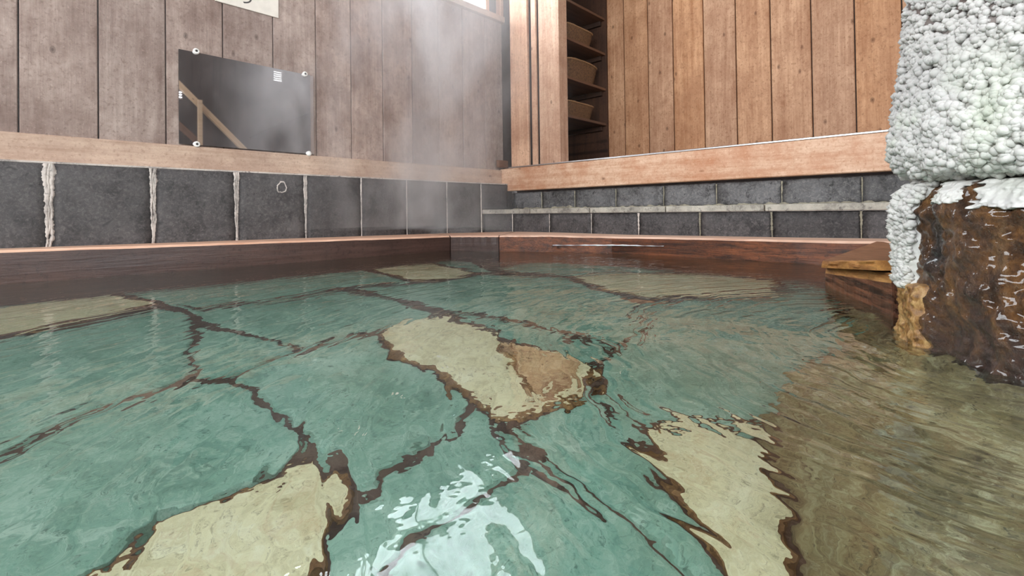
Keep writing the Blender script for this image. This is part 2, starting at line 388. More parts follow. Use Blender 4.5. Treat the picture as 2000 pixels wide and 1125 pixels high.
# ================================================================== THE ROOM
YW, YS, YT = 2.42, 2.40, 2.34          # board face, sill face, stone face of the mirror wall
wl = empty('wall_left', (0, YW, 0), kind='structure')
gaps = [-2.40, -2.08, -1.865, -1.65, -1.435, -1.22, -1.005, -0.79, -0.575, -0.36, -0.145, 0.07, 0.285, 0.501, 0.715, 0.932, 1.144, 1.341, 1.54, 1.745, 1.949, 2.154, 2.36, 2.55, 2.647]
for a, b in zip(gaps[:-1], gaps[1:]):
    a, b = a+0.0022, b-0.0022
    off = random.uniform(-0.0015, 0.0015)
    if b <= WX0 or a >= 2.54: box('plank', a, b, YW+off, YW+0.022, 0.49, CEIL, M_wall, wl, 0.0025)
    else:
        if a < WX0-0.03 : box('plank', a, b, YW+off, YW+0.022, 0.49, CEIL, M_wall, wl, 0.0025) if b < WX0+0.03 else None
        if b > WX0+0.03:
            box('plank', a, b, YW+off, YW+0.022, 0.49, WZ0-0.01, M_wall, wl, 0.0025)
            box('plank', a, b, YW+off, YW+0.022, WZ1+0.01, CEIL, M_wall, wl, 0.0025)
holed_wall('backing', 'y', YW+0.024, 0.05, -2.45, 3.2, -0.55, CEIL, [(WX0, WX1, WZ0, WZ1)], M_mortar, wl)
# sill timber over the stones
st = box('sill_timber', -2.40, 2.50, YS, YW+0.02, 0.409, 0.510, M_sill, None, 0.004)
tag(st, 'long pale weathered timber lying on the dark stone blocks below the mirror', 'timber')
# stone course under it
tl = [-2.259, -1.959, -1.659, -1.359, -1.059, -0.759, -0.459, -0.159, 0.141, 0.441, 0.741, 1.049, 1.349, 1.639, 1.938, 2.233]
for k, (a, b) in enumerate(zip(tl[:-1], tl[1:])):
    g = 0.007 if b < 1.2 else 0.003
    add('stone_block', stone_block('stone_block', b-a-g, 0.42, 0.06, M_stone, k), wl, ((a+b)/2, YT+0.03, 0.197))
add('stone_block', stone_block('stone_block', 0.262, 0.165, 0.06, M_stone, 77), wl, (2.366, YT+0.03, 0.315))
box('mortar', -2.4, 2.55, YT+0.014, YW+0.02, -0.1, 0.402, M_mortar, wl, 0)
box('mortar', -2.4, 2.497, YT+0.004, YW, 0.402, 0.409, M_efflor, wl, 0.001)
for k, x in enumerate(tl[8:]):
    w = [0.030, 0.021, 0.018, 0.0155, 0.007, 0.006, 0.008, 0.006][k]
    add('mineral_seam', seam('mineral_seam', 0.33, w, M_efflor, 40+k), wl, (x, YT-0.001, 0.237))
# ring-shaped mineral stain and a spot on the fourth block
Vr = []; nr = 28
for i in range(nr):
    a = 2*math.pi*i/nr; rr = 0.022+0.006*fbm((math.cos(a)*2, math.sin(a)*2, 5)) + (0.007 if 0.9 < a < 2.0 else 0)
    for (q, y) in ((0.82, 0.002), (0.92, -0.004), (1.04, -0.004), (1.14, 0.002)): Vr.append((rr*q*math.cos(a), y, rr*q*math.sin(a)))
Fr = [(i*4+j, i*4+j+1, ((i+1) % nr)*4+j+1, ((i+1) % nr)*4+j) for i in range(nr) for j in range(3)]
add('mineral_ring', pydata('mineral_ring', Vr, Fr, M_efflor, smooth=True), wl, (0.936, YT-0.001, 0.337))

# right-hand stone work: lower course, ledge, upper course
wr = empty('wall_right', (2.246, 0, 0), kind='structure')
yl = [2.341, 2.07, 1.773, 1.48, 1.196, 0.882, 0.578, 0.269, -0.031, -0.331, -0.631, -0.931, -1.231, -1.531, -1.831, -2.0]
for k, (a, b) in enumerate(zip(yl[:-1], yl[1:])):
    add('stone_block', stone_block('stone_block', a-b-0.006, 0.30, 0.06, M_stone, 100+k), wr, (2.276, (a+b)/2, 0.046), R(-90))
for k, y in enumerate(yl[1:9]):
    add('mineral_seam', seam('mineral_seam', 0.115, 0.006 if k < 3 else 0.009, M_efflor if k < 4 else M_dust, 140+k), wr, (2.245, y, 0.138), R(-90))
box('mortar', 2.262, 2.545, -2.0, YT, -0.1, 0.196, M_mortar, wr, 0)
lj = [2.34, 1.918, 1.485, 1.046, 0.603, 0.10, -0.4, -0.9, -1.4, -2.0]
for a, b in zip(lj[:-1], lj[1:]): box('ledge_stone', 2.236, 2.56, b+0.0025, a-0.0025, 0.199, 0.227, M_ledge, wr, 0.003)
yu = [2.335, 2.073, 1.80, 1.501, 1.199, 0.912, 0.609, 0.299, 0.0, -0.3, -0.6, -0.9, -1.2, -1.5, -1.8, -2.0]
for k, (a, b) in enumerate(zip(yu[:-1], yu[1:])):
    add('stone_block', stone_block('stone_block', a-b-0.004, 0.118, 0.05, M_stone2, 200+k), wr, (2.57, (a+b)/2, 0.287), R(-90))
for k, y in enumerate(yu[1:8]):
    add('mineral_seam', seam('mineral_seam', 0.11, 0.006, M_dust, 240+k), wr, (2.544, y, 0.285), R(-90))
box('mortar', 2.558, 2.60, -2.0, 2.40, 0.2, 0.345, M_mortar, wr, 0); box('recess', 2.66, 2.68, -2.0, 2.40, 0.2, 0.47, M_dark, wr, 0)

Vc = []; nn = 260
for k in range(nn+1):
    y = 2.33-2.9*k/nn; hh = 0.002+0.013*abs(fbm((y*16, 3, 1), 1, 5))+0.012*max(0, fbm((y*3, 9, 1), 1, 3))
    Vc += [(2.505, y, 0.2275), (2.528, y, 0.2275+hh*0.35), (2.5405, y, 0.2275+hh*0.8), (2.5435, y, 0.2275+hh*1.3), (2.550, y, 0.2275+hh*1.35)]
add('mineral_dust', pydata('mineral_dust', Vc, grid_faces(nn+1, 5), M_dust, smooth=True), wr)

# step up to the changing area
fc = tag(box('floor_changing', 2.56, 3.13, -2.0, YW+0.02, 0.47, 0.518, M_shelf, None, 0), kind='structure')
sb = empty('step_beam', (2.53, 0.2, 0.358), 'long pale orange step beam with metal edge along the changing floor', 'beam')
box('beam', 2.50, 2.562, -2.0, 2.42, 0.358, 0.519, M_beam, sb, 0.004)
ms = box('metal_strip', 2.497, 2.545, -2.0, 2.335, 0.5185, 0.5275, M_alu, sb, 0.002); ms['label'] = 'thin bright aluminium edging strip'
cbk = tag(box('corner_block', 2.44, 2.545, 2.372, 2.399, 0.526, 0.578, M_shelf_x, None, 0.003), 'small dark wooden block in the corner beside the door posts', 'block')
# changing-area back wall
wb = empty('wall_back', (3.13, 0, 0), kind='structure')
gb = [2.42, 2.16, 1.962, 1.762, 1.574, 1.392, 1.187, 0.989, 0.794, 0.586, 0.386, 0.189, -0.01, -0.21, -0.41, -0.61, -0.81, -1.01, -1.21, -1.41, -1.61, -1.81, -2.0]
for a, b in zip(gb[:-1], gb[1:]):
    box('plank', 3.13+random.uniform(-0.0015, 0.0015), 3.152, b+0.003, a-0.003, 0.50, CEIL, M_back, wb, 0.0025)
box('backing', 3.153, 3.20, -2.05, 2.47, -0.55, CEIL, M_mortar, wb, 0)
# walls behind the camera, ceiling
wf = empty('wall_front', (0, BY, 0), kind='structure')
V1 = (2.63, 2.75, 2.03, 2.20); V2 = (1.47, 1.575, 1.61, 1.73)
holed_wall('board_panel', 'y', BY-0.05, 0.05, -2.45, 3.2, -0.55, CEIL, [(BX0, BX1, BZ0, BZ1), V1, V2], M_darkz, wf)
ws = empty('wall_side', (EX, 0, 0), kind='structure')
holed_wall('board_panel', 'x', EX-0.05, 0.05, -2.0, 2.47, -0.55, CEIL, [(EY0, EY1, EZ0, EZ1)], M_wall, ws)
cl = empty('ceiling', (0, 0, CEIL), kind='structure')
for i in range(28):
    x = -2.45+i*0.2025
    box('roof_board', x, x+0.199, -2.05, 2.47, CEIL, CEIL+0.02, M_dark, cl, 0)
box('backing', -2.45, 3.2, -2.05, 2.47, CEIL+0.021, CEIL+0.05, M_dark, cl, 0)
for y in (-1.2, 0.1, 1.4): box('roof_beam', -2.4, 3.12, y, y+0.11, CEIL-0.14, CEIL, M_dark, cl, 0.004)
# slatted vents in the rear wall, seen in the mirror
for n, (x0, x1, z0, z1), ns in (('window_4', V1, 6), ('window_5', V2, 4)):
    w = empty(n, ((x0+x1)/2, BY-0.025, z0), kind='structure')
    for k in range(ns):
        z = z0+(k+0.5)*(z1-z0)/ns
        box('slat', x0, x1, BY-0.04, BY-0.012, z-0.009, z+0.009, M_shelf_x, w, 0.001)
# braced frame on the rear wall, seen in the mirror
br = rot_box('diagonal_brace', (1.30, -1.90, 1.98), (2.36, -1.90, 0.91), 0.062, 0.05, M_brace)
tag(br, 'pale diagonal timber brace showing in the wall mirror', 'brace')
rp = box('upright_post', 1.690, 1.735, -1.86, -1.82, 0.05, 1.60, M_brace); tag(rp, 'slim pale upright post below the brace in the mirror', 'post')
b2 = rot_box('lower_brace', (3.05, -1.93, 1.64), (2.30, -1.93, 1.22), 0.02, 0.04, M_dark)
tag(b2, 'thin dark sloping rail in the right corner of the mirror', 'rail')
b3 = rot_box('stair_rail', (1.40, -1.93, 1.40), (1.70, -1.93, 1.12), 0.07, 0.03, M_shelf_x)
tag(b3, 'short brown sloping board in the left corner of the mirror', 'board')

# window in the mirror wall
w1 = empty('window_1', ((WX0+WX1)/2, YW, WZ0), kind='structure')
box('window_sill', WX0-0.05, 2.565, YW-0.035, YW+0.05, 1.580, 1.622, M_wall.copy() if False else M_sill, w1, 0.003)
box('jamb', WX0-0.05, WX0, YW-0.02, YW+0.05, 1.622, WZ1+0.04, M_wall, w1, 0.003)
box('jamb', 2.505, 2.545, YW-0.022, YW+0.05, 1.622, WZ1+0.04, M_post, w1, 0.003)
box('lintel', WX0-0.05, 2.545, YW-0.02, YW+0.05, WZ1, WZ1+0.05, M_wall, w1, 0.003)
sx = [WX0+0.005, 1.30, 1.86, 2.425]
for k in range(3):
    a, b = sx[k], sx[k+1]; y = YW+0.012+0.012*(k % 2)
    box('sash', a, a+0.03, y, y+0.022, 1.622, WZ1, M_post, w1, 0.002)
    box('sash', b-0.034, b, y, y+0.022, 1.622, WZ1, M_post, w1, 0.002)
    box('sash', a+0.03, b-0.034, y, y+0.022, 1.622, 1.642, M_shelf_x, w1, 0.002)
    box('sash', a+0.03, b-0.034, y, y+0.022, WZ1-0.03, WZ1, M_post, w1, 0.002)
    box('pane', a+0.03, b-0.034, y+0.009, y+0.013, 1.642, WZ1-0.03, M_pane, w1, 0)
box('jamb_panel', 2.426, 2.503, YW+0.03, YW+0.045, 1.622, WZ1, M_darkz, w1, 0)
for nm, fixed, lo, hi, z0, z1, ax in (('window_2', EX-0.03, EY0, EY1, EZ0, EZ1, 'x'), ('added_window_3', BY-0.03, BX0, BX1, BZ0, BZ1, 'y')):  # the rear-wall one is an added opening, out of view, for daylight
    w = empty(nm, ((fixed, (lo+hi)/2, z0) if ax == 'x' else ((lo+hi)/2, fixed, z0)), kind='structure')
    n = 4
    for k in range(n+1):
        p = lo+(hi-lo)*k/n
        if ax == 'x': box('mullion', fixed-0.02, fixed+0.02, p-0.02, p+0.02, z0, z1, M_post, w)
        else: box('mullion', p-0.02, p+0.02, fixed-0.02, fixed+0.02, z0, z1, M_post, w)
# door posts at the end of the shelf recess
pa = tag(box('door_post', 2.510, 2.535, 2.155, 2.318, 0.5265, CEIL, M_post, None, 0.004), 'wide pale wooden post in the corner, left of the split strip', 'post')
pb = tag(box('post_strip', 2.516, 2.535, 2.082, 2.127, 0.5265, CEIL, M_post, None, 0.004), 'narrow split wooden strip between the two wide posts', 'post')
pc = tag(box("door_post", 2.510, 2.602, 1.884, 2.055, 0.5265, CEIL, M_post, None, 0.003), 'wide honey wooden post right beside the basket shelves', 'post')
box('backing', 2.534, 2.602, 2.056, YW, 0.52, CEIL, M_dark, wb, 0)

# ------------------------------------------------------------------ shelf unit and baskets
SZ = [0.857, 1.117, 1.380, 1.640]
su = empty('shelf_unit', (2.86, 2.15, 0.518), 'wooden open shelf unit in shade-darkened colour holding wicker baskets behind the posts', 'shelf')
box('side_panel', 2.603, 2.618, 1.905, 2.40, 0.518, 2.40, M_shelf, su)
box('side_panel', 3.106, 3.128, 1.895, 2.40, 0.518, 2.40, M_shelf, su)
for k in range(3):
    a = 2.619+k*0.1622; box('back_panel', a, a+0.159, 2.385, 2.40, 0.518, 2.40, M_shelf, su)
for z in SZ:
    box('shelf', 2.619, 3.105, 1.90, 2.383, z-0.018, z, M_shelf_x, su)
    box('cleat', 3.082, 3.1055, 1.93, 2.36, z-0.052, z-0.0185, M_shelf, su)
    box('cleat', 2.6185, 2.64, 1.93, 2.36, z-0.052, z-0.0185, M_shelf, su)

def basket(x0, x1, y0, y1, z0, h, label, sag=0.0):
    cx, cyy = (x0+x1)/2, (y0+y1)/2; rx, ry = (x1-x0)/2, (y1-y0)/2
    root = empty('wicker_basket', (cx, cyy, z0), label, 'basket', 'wicker baskets on the shelf unit')
    nt, nr = 120, 15; V = []
    def ring(t, sc):
        c, s = math.cos(t), math.sin(t); p = 6.0
        return (math.copysign(abs(c)**(2/p), c)*rx*sc, math.copysign(abs(s)**(2/p), s)*ry*sc)
    for side in (1, -1):
        for j in range(nr):
            f = j/(nr-1); f = f if side == 1 else 1-f
            for i in range(nt):
                t = 2*math.pi*i/nt; sc = 0.84+0.15*f
                w = 0.0022*math.cos(math.pi*((i//3) % 2 + j)) if side == 1 else -0.010
                x, y = ring(t, sc); l = math.hypot(x, y)
                z = f*h - sag*f*abs(x/rx)**2 + (0.006 if side == -1 else 0.0)*(1-f)
                V.append((x*(1+w/l), y*(1+w/l), z+0.001))
    F = grid_faces(2*nr, nt, True)
    F.append(tuple(range(nt-1, -1, -1))); F.append(tuple((2*nr-1)*nt+i for i in range(nt)))
    add('body', pydata('body', V, F, M_wicker, smooth=True), root, (cx, cyy, z0))
    V = []; m = 8
    for i in range(nt):
        t = 2*math.pi*i/nt; x, y = ring(t, 0.985); l = math.hypot(x, y); z = h - sag*abs(x/rx)**2
        for k in range(m):
            a = 2*math.pi*k/m + i*0.5; r = 0.0065+0.0012*math.sin(i*1.6)
            V.append((x*(1+r*math.cos(a)/l), y*(1+r*math.cos(a)/l), z+r*math.sin(a)))
    F = [(i*m+k, ((i+1) % nt)*m+k, ((i+1) % nt)*m+(k+1) % m, i*m+(k+1) % m) for i in range(nt) for k in range(m)]
    add('rim', pydata('rim', V, F, M_wickrim, smooth=True), root, (cx, cyy, z0))
basket(2.645, 3.020, 1.925, 2.235, SZ[2], 0.118, 'wicker basket on the highest occupied shelf, near the top of the picture')
basket(2.645, 3.075, 1.925, 2.245, SZ[1], 0.152, 'largest wicker basket, on the middle shelf, with a curved rim', 0.016)
basket(2.645, 3.015, 1.925, 2.235, SZ[0], 0.108, 'shallow wicker basket on the lowest shelf')

# ------------------------------------------------------------------ mirror and sign
mi = empty('wall_mirror', (0.834, 2.41, 0.515), 'old frameless rectangular mirror fixed to the boards with four clips', 'mirror')
mg = box('mirror_glass', 0.543, 1.122, 2.404, 2.411, 0.517, 0.917, M_mirror, mi, 0)
mg.data.materials.append(M_hole)
for pg in mg.data.polygons: pg.material_index = 0 if pg.normal.y < -0.9 else 1
def clip(x, z, hole=True):
    V = []; F = []; n = 16; prof = [(0.0125, 0.006), (0.013, -0.002), (0.011, -0.006), (0.005, -0.0075), (0.0045, -0.004), (0.0, -0.004)] if hole else [(0.0125, 0.006), (0.013, -0.002), (0.0105, -0.007), (0.005, -0.0095), (0.0, -0.010)]
    for r, y in prof:
        for i in range(n): V.append((r*math.cos(2*math.pi*i/n), y, r*math.sin(2*math.pi*i/n)))
    F = grid_faces(len(prof), n, True)
    fm = [1 if (hole and k//n >= 3) else 0 for k in range(len(F))]
    add('clip', pydata('clip', V, F, [M_white, M_hole], fm, True), mi, (x, 2.400, z))
clip(0.606, 0.921); clip(1.078, 0.917); clip(0.606, 0.519); clip(1.095, 0.518, False)
sg = empty('wall_sign', (0.82, 2.415, 1.17), 'plain white notice board with black lettering above the mirror', 'sign')
box('board', 0.683, 0.956, 2.410, 2.4185, 1.168, 1.62, M_paper, sg, 0.0015)
cu = bpy.data.curves.new('lettering', 'FONT'); cu.body = '\u3046'; cu.size = 0.075; cu.extrude = 0.0004; cu.align_x = 'CENTER'
to = bpy.data.objects.new('tmp_text', cu); col.objects.link(to); bpy.context.view_layer.update()
me = bpy.data.meshes.new_from_object(to.evaluated_get(bpy.context.evaluated_depsgraph_get())); bpy.data.objects.remove(to)
me.materials.clear(); me.materials.append(M_ink)
zs = [v.co.z for v in me.vertices]; ys = [v.co.y for v in me.vertices] or [0]; xs = [v.co.x for v in me.vertices] or [0]
add('lettering', me, sg, (0.806-(min(xs)+max(xs))/2+0.004, 2.4095, 1.193-min(ys)), rot=(R(90), 0, 0))

# ================================================================== THE BATH
D = 0.5
def rim_piece(front, back, tops, mats, n=60, bottom=-D, bev=0.010, seed=0, parent=None):
    """timber between a front and a back line, grain along its length"""
    front = [Vector((*p, 0)) for p in front]; back = [Vector((*p, 0)) for p in back]
    ang = math.atan2(front[-1].y-front[0].y, front[-1].x-front[0].x); mid = (front[0]+front[-1])/2
    def lerp(L, t):
        x = t*(len(L)-1); i = min(int(x), len(L)-2); return L[i]+(L[i+1]-L[i])*(x-i)
    V = []
    rows = 8
    for k in range(n+1):
        t = k/n; f = lerp(front, t); b = lerp(back, t); x = t*(len(tops)-1); i = min(int(x), len(tops)-2); tz = tops[i]+(tops[i+1]-tops[i])*(x-i)
        d = (b-f).normalized()
        j = 0.0022*fbm((t*14+seed, seed, 0), 1, 5); j2 = 0.003*fbm((t*9+seed, 5, seed), 1, 5)
        for (o, z) in ((0.004, bottom), (0.002, -0.01), (0.0+j2*0.4, 0.03), (0.0+j2, tz*0.7), (0.0+j2, tz-bev*0.8+j), (bev+j2, tz+j*0.6)):
            p = f+d*o; V.append((p.x, p.y, z))
        V.append((b.x, b.y, tz+0.002)); V.append((b.x, b.y, bottom))
    c, s = math.cos(-ang), math.sin(-ang)
    L = [((x-mid.x)*c-(y-mid.y)*s, (x-mid.x)*s+(y-mid.y)*c, z) for x, y, z in V]
    F = []; fm = []
    for k in range(n):
        for r in range(rows-1):
            F.append((k*rows+r, (k+1)*rows+r, (k+1)*rows+r+1, k*rows+r+1)); fm.append(0 if r < 4 else 1)
    F.append(tuple(range(rows-1, -1, -1))); F.append(tuple(n*rows+r for r in range(rows))); fm += [0, 0]
    me = pydata('rim_timber', L, F, mats, fm); 
    return add('rim_timber', me, parent, (mid.x, mid.y, 0), ang)
tag(rim_piece([(-1.75, 2.25), (0.02, 2.243), (1.718, 2.054)], [(-1.75, 2.338), (0.02, 2.338), (1.80, 2.338)], [0.109, 0.109, 0.083], [M_rimgrey, M_rimtop], 90, seed=1), 'long soaked grey brown rim timber below the mirror wall stones', 'rim')
tag(rim_piece([(1.722, 2.050), (1.846, 1.805)], [(1.81, 2.338), (2.244, 2.05)], [0.083, 0.084], [M_rimgrey, M_rimtop], 20, seed=2), 'short rim timber cutting the far corner of the bath', 'rim')
rr_ = rim_piece([(1.848, 1.801), (1.985, 1.55), (2.075, 1.25), (2.095, 0.85), (2.075, 0.45), (2.07, 0.0), (2.07, -0.5), (2.07, -1.0), (2.07, -1.45)],
          [(2.244, 2.04), (2.244, 1.70), (2.244, 1.25), (2.244, 0.85), (2.244, 0.45), (2.244, 0.0), (2.244, -0.5), (2.244, -1.0), (2.244, -1.45)], [0.084, 0.085, 0.082, 0.085, 0.088, 0.094, 0.096, 0.096, 0.096], [M_rimwet, M_rimtop], 120, seed=3)
tag(rr_, 'glossy wet red brown rim timber running from the corner to the column', 'rim')
# metal strip imitating the bright wet reflection on the right-hand rim
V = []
glintf = [(2.073-0.008, 1.50), (2.093, 1.30), (2.093, 1.20), (2.093, 1.09)]
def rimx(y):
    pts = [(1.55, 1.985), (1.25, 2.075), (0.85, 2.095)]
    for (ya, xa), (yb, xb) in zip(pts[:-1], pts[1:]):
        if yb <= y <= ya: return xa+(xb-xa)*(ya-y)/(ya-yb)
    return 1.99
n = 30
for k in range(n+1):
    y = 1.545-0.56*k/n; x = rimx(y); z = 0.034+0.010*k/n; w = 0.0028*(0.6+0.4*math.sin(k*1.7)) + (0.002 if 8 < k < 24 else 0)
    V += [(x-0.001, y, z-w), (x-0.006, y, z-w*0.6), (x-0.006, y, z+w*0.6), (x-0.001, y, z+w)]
lp = add('rim_glint', pydata('rim_glint', V, grid_faces(n+1, 4), M_alu, smooth=True))
bpy.context.view_layer.update(); lp.parent = rr_; lp.matrix_parent_inverse = rr_.matrix_world.inverted(); lp['label'] = 'thin strip standing in for a glint on the wet rim face'

# surrounding deck outside the frame of the bath
fd = empty('floor_deck', (-2.0, 0, 0.05), kind='structure')
rim_piece([(-1.60, -1.45), (-1.60, 2.25)][::-1], [(-1.75, -1.6), (-1.75, 2.25)][::-1], [0.10, 0.10], [M_rimgrey, M_rimtop], 30, seed=4, parent=fd)
rim_piece([(2.07, -1.45), (-1.60, -1.45)], [(2.07, -1.6), (-1.75, -1.6)], [0.10, 0.10], [M_rimwet, M_rimtop], 30, seed=5, parent=fd)
box('paving', -2.4, -1.752, -2.0, YT, -0.02, 0.06, M_deck, fd, 0); box('paving', -1.75, 2.244, -2.0, -1.602, -0.02, 0.06, M_deck, fd, 0)

# floor of the bath: irregular flagstones in brown joints
fl = empty('floor', (0, 0, -D), kind='structure')
box('joint_bed', -1.76, 2.25, -1.62, 2.35, -D-0.05, -D-0.012, M_joint, fl, 0)
SLABS = {
 'CL': [(-0.103,1.746),(0.018,1.809),(0.180,1.852),(0.381,1.966),(0.314,2.232),(0.207,2.273),(0.022,2.230),(-0.132,2.237)],
 'a': [(-0.065,1.103),(0.011,1.149),(0.110,1.211),(0.232,1.239),(0.320,1.278),(0.334,1.386),(0.390,1.589),(0.411,1.744),(0.371,1.889),(0.175,1.808),(0.018,1.771),(-0.101,1.700)],
 'b': [(-0.049,0.820),(0.048,0.779),(0.073,0.814),(0.103,0.819),(0.173,0.861),(0.220,0.844),(0.270,0.844),(0.306,0.835),(0.347,0.856),(0.383,0.878),(0.386,0.951),(0.381,1.011),(0.381,1.093),(0.364,1.179),(0.311,1.222),(0.226,1.207),(0.107,1.184),(0.011,1.125),(-0.064,1.083)],
 'c': [(0.344,1.377),(0.327,1.246),(0.371,1.204),(0.438,1.222),(0.522,1.251),(0.517,1.318),(0.472,1.427),(0.407,1.587)],
 'd': [(0.433,1.797),(0.427,1.648),(0.486,1.469),(0.528,1.347),(0.541,1.251),(0.699,1.264),(0.752,1.230),(0.960,1.224),(0.968,1.497),(0.902,1.743),(0.702,1.722),(0.542,1.777),(0.465,1.767),(0.402,1.976)],
 'u1': [(0.401,1.998),(0.471,1.815),(0.558,1.830),(0.724,1.776),(0.961,1.822),(1.189,1.684),(1.223,1.994),(1.194,2.358),(0.774,2.333),(0.489,2.334),(0.327,2.272)],
 'u0': [(0.023,2.291),(0.213,2.331),(0.326,2.315),(0.228,2.500),(0.025,2.515),(-0.148,2.500),(-0.136,2.303)],
 'C2': [(1.211,1.694),(1.281,1.631),(1.408,1.612),(1.535,1.649),(1.597,2.031),(1.452,2.146),(1.263,2.091)],
 'u2': [(1.277,2.152),(1.487,2.198),(1.636,2.081),(1.563,1.661),(1.601,1.614),(1.830,2.092),(1.616,2.287),(1.261,2.434)],
 'm': [(0.994,1.141),(0.991,0.977),(0.987,0.770),(0.988,0.650),(1.069,0.642),(1.100,0.714),(1.080,0.842),(1.058,1.025),(1.000,1.196)],
 'j': [(1.017,1.393),(1.014,1.238),(1.099,1.060),(1.112,0.866),(1.131,0.730),(1.117,0.659),(1.200,0.655),(1.491,0.793),(1.567,1.037),(1.675,1.238),(1.502,1.580),(1.274,1.588),(1.175,1.636),(0.971,1.752)],
 'C3': [(1.602,1.037),(1.545,0.798),(1.712,0.618),(1.848,0.492),(2.159,0.526),(2.055,0.849),(1.894,1.131),(1.707,1.234)],
 'fr': [(1.742,1.273),(1.942,1.159),(2.119,0.875),(2.188,0.524),(1.986,0.467),(2.104,0.368),(2.270,0.414),(2.342,0.843),(2.189,1.306),(2.056,1.674),(1.672,1.650)],
 'i': [(1.189,0.640),(1.091,0.637),(0.981,0.634),(0.924,0.584),(0.847,0.466),(0.921,0.406),(0.984,0.284),(1.030,0.278),(1.269,0.196),(1.550,0.226),(2.035,0.353),(1.939,0.457),(1.786,0.475),(1.663,0.601),(1.491,0.771)],
 'C1': [(0.700,1.061),(0.704,0.960),(0.702,0.878),(0.706,0.813),(0.699,0.740),(0.695,0.670),(0.791,0.622),(0.860,0.593),(0.931,0.599),(0.978,0.646),(0.977,0.750),(0.957,0.889),(0.970,0.961),(0.966,1.194),(0.871,1.236),(0.741,1.212)],
 'e': [(0.437,1.205),(0.379,1.179),(0.401,1.120),(0.396,1.026),(0.401,0.965),(0.396,0.861),(0.414,0.814),(0.403,0.769),(0.402,0.731),(0.417,0.713),(0.450,0.725),(0.492,0.725),(0.516,0.718),(0.558,0.735),(0.612,0.720),(0.686,0.766),(0.700,0.809),(0.694,0.873),(0.697,0.953),(0.691,1.053),(0.728,1.198),(0.683,1.235),(0.528,1.220)],
 'C4': [(0.025,0.731),(0.241,0.545),(0.291,0.623),(0.327,0.668),(0.368,0.699),(0.386,0.727),(0.392,0.764),(0.390,0.795),(0.384,0.836),(0.346,0.844),(0.306,0.825),(0.271,0.836),(0.222,0.837),(0.174,0.852),(0.105,0.811),(0.078,0.815)],
 'f': [(0.620,0.708),(0.555,0.715),(0.519,0.698),(0.488,0.705),(0.448,0.705),(0.415,0.694),(0.390,0.711),(0.332,0.664),(0.295,0.619),(0.246,0.540),(0.262,0.525),(0.342,0.584),(0.405,0.594),(0.505,0.578),(0.588,0.569),(0.637,0.574),(0.659,0.601),(0.686,0.662),(0.691,0.747)],
 'g': [(0.621,0.548),(0.580,0.555),(0.504,0.566),(0.406,0.582),(0.347,0.574),(0.268,0.519),(0.575,0.170),(0.621,0.277),(0.631,0.338),(0.640,0.411),(0.651,0.497),(0.658,0.559)],
 'h': [(0.674,0.598),(0.676,0.556),(0.667,0.495),(0.654,0.410),(0.644,0.337),(0.631,0.271),(0.584,0.167),(0.587,0.163),(0.652,0.235),(0.723,0.317),(0.755,0.374),(0.838,0.474),(0.901,0.587),(0.784,0.610),(0.687,0.652)],
 'C5': [(0.760,0.367),(0.728,0.311),(0.656,0.230),(0.585,0.157),(0.613,0.119),(0.706,0.158),(0.800,0.191),(0.903,0.241),(0.950,0.257),(0.969,0.280),(0.907,0.399),(0.835,0.448)],
}
def slab(poly, mats, z, seed, rim=0.0055):
    P = [Vector(p) for p in poly]; Q = []
    for i, p in enumerate(P):
        q = P[(i+1) % len(P)]; n = max(1, int((q-p).length/0.022))
        for k in range(n): Q.append(p+(q-p)*(k/n))
    Q = [p+Vector((0.005*fbm((p.x, p.y, seed), 22), 0.005*fbm((p.x, p.y, seed+9), 22))) for p in Q]
    n = len(Q)
    def off(L, d):
        o = []
        for i in range(n):
            a, b, c = L[i-1], L[i], L[(i+1) % n]
            t = (c-a); t = t.normalized() if t.length > 1e-6 else Vector((1, 0)); o.append(b+Vector((-t.y, t.x))*d)
        return o
    c0 = sum(Q, Vector((0, 0)))/n
    r0 = Q; r1 = off(Q, 0.004); r2 = off(Q, 0.004+rim)
    V = [(p.x-c0.x, p.y-c0.y, -0.014) for p in r0]+[(p.x-c0.x, p.y-c0.y, -0.002) for p in r1]+[(p.x-c0.x, p.y-c0.y, 0.0015*fbm((p.x, p.y, seed), 12)) for p in r2]
    F = [(r*n+i, r*n+(i+1) % n, (r+1)*n+(i+1) % n, (r+1)*n+i) for r in range(2) for i in range(n)]
    fm = [len(mats)-1]*(2*n)
    F.append(tuple(2*n+i for i in range(n))); fm.append(0)
    if len(mats) == 1: fm = [0]*len(fm)
    me = pydata('flagstone', V, F, mats, fm); return add('flagstone', me, fl, (c0.x, c0.y, z))
def inside(p, poly):
    x, y = p; r = False; j = len(poly)-1
    for i in range(len(poly)):
        (xi, yi), (xj, yj) = poly[i], poly[j]
        if (yi > y) != (yj > y) and x < (xj-xi)*(y-yi)/(yj-yi)+xi: r = not r
        j = i
    return r
for nm in ('CL', 'a', 'b', 'u0'): SLABS[nm] = [(x-0.45 if x < -0.04 else x, min(y, 2.24)) for x, y in SLABS[nm]]
for k, (nm, poly) in enumerate(SLABS.items()):
    o = slab(poly, [M_cream, M_slabedge] if nm[0] == 'C' else [M_teal], -D+(0.004 if nm[0] == 'C' else 0.0)+0.001*(k % 4), k)
    if nm[0] == 'C': o['label'] = 'cream coloured flagstone'
# worn tan patch on the central cream flagstone
pt = [(0.883, 0.848), (0.857, 0.797), (0.817, 0.737), (0.783, 0.685), (0.791, 0.649), (0.87, 0.626), (0.943, 0.656), (0.965, 0.709), (0.957, 0.783), (0.956, 0.87), (0.943, 0.905)]
o = slab(pt, [M_cream_brown], -D+0.0105, 60, 0.004); o.name = 'worn_patch'
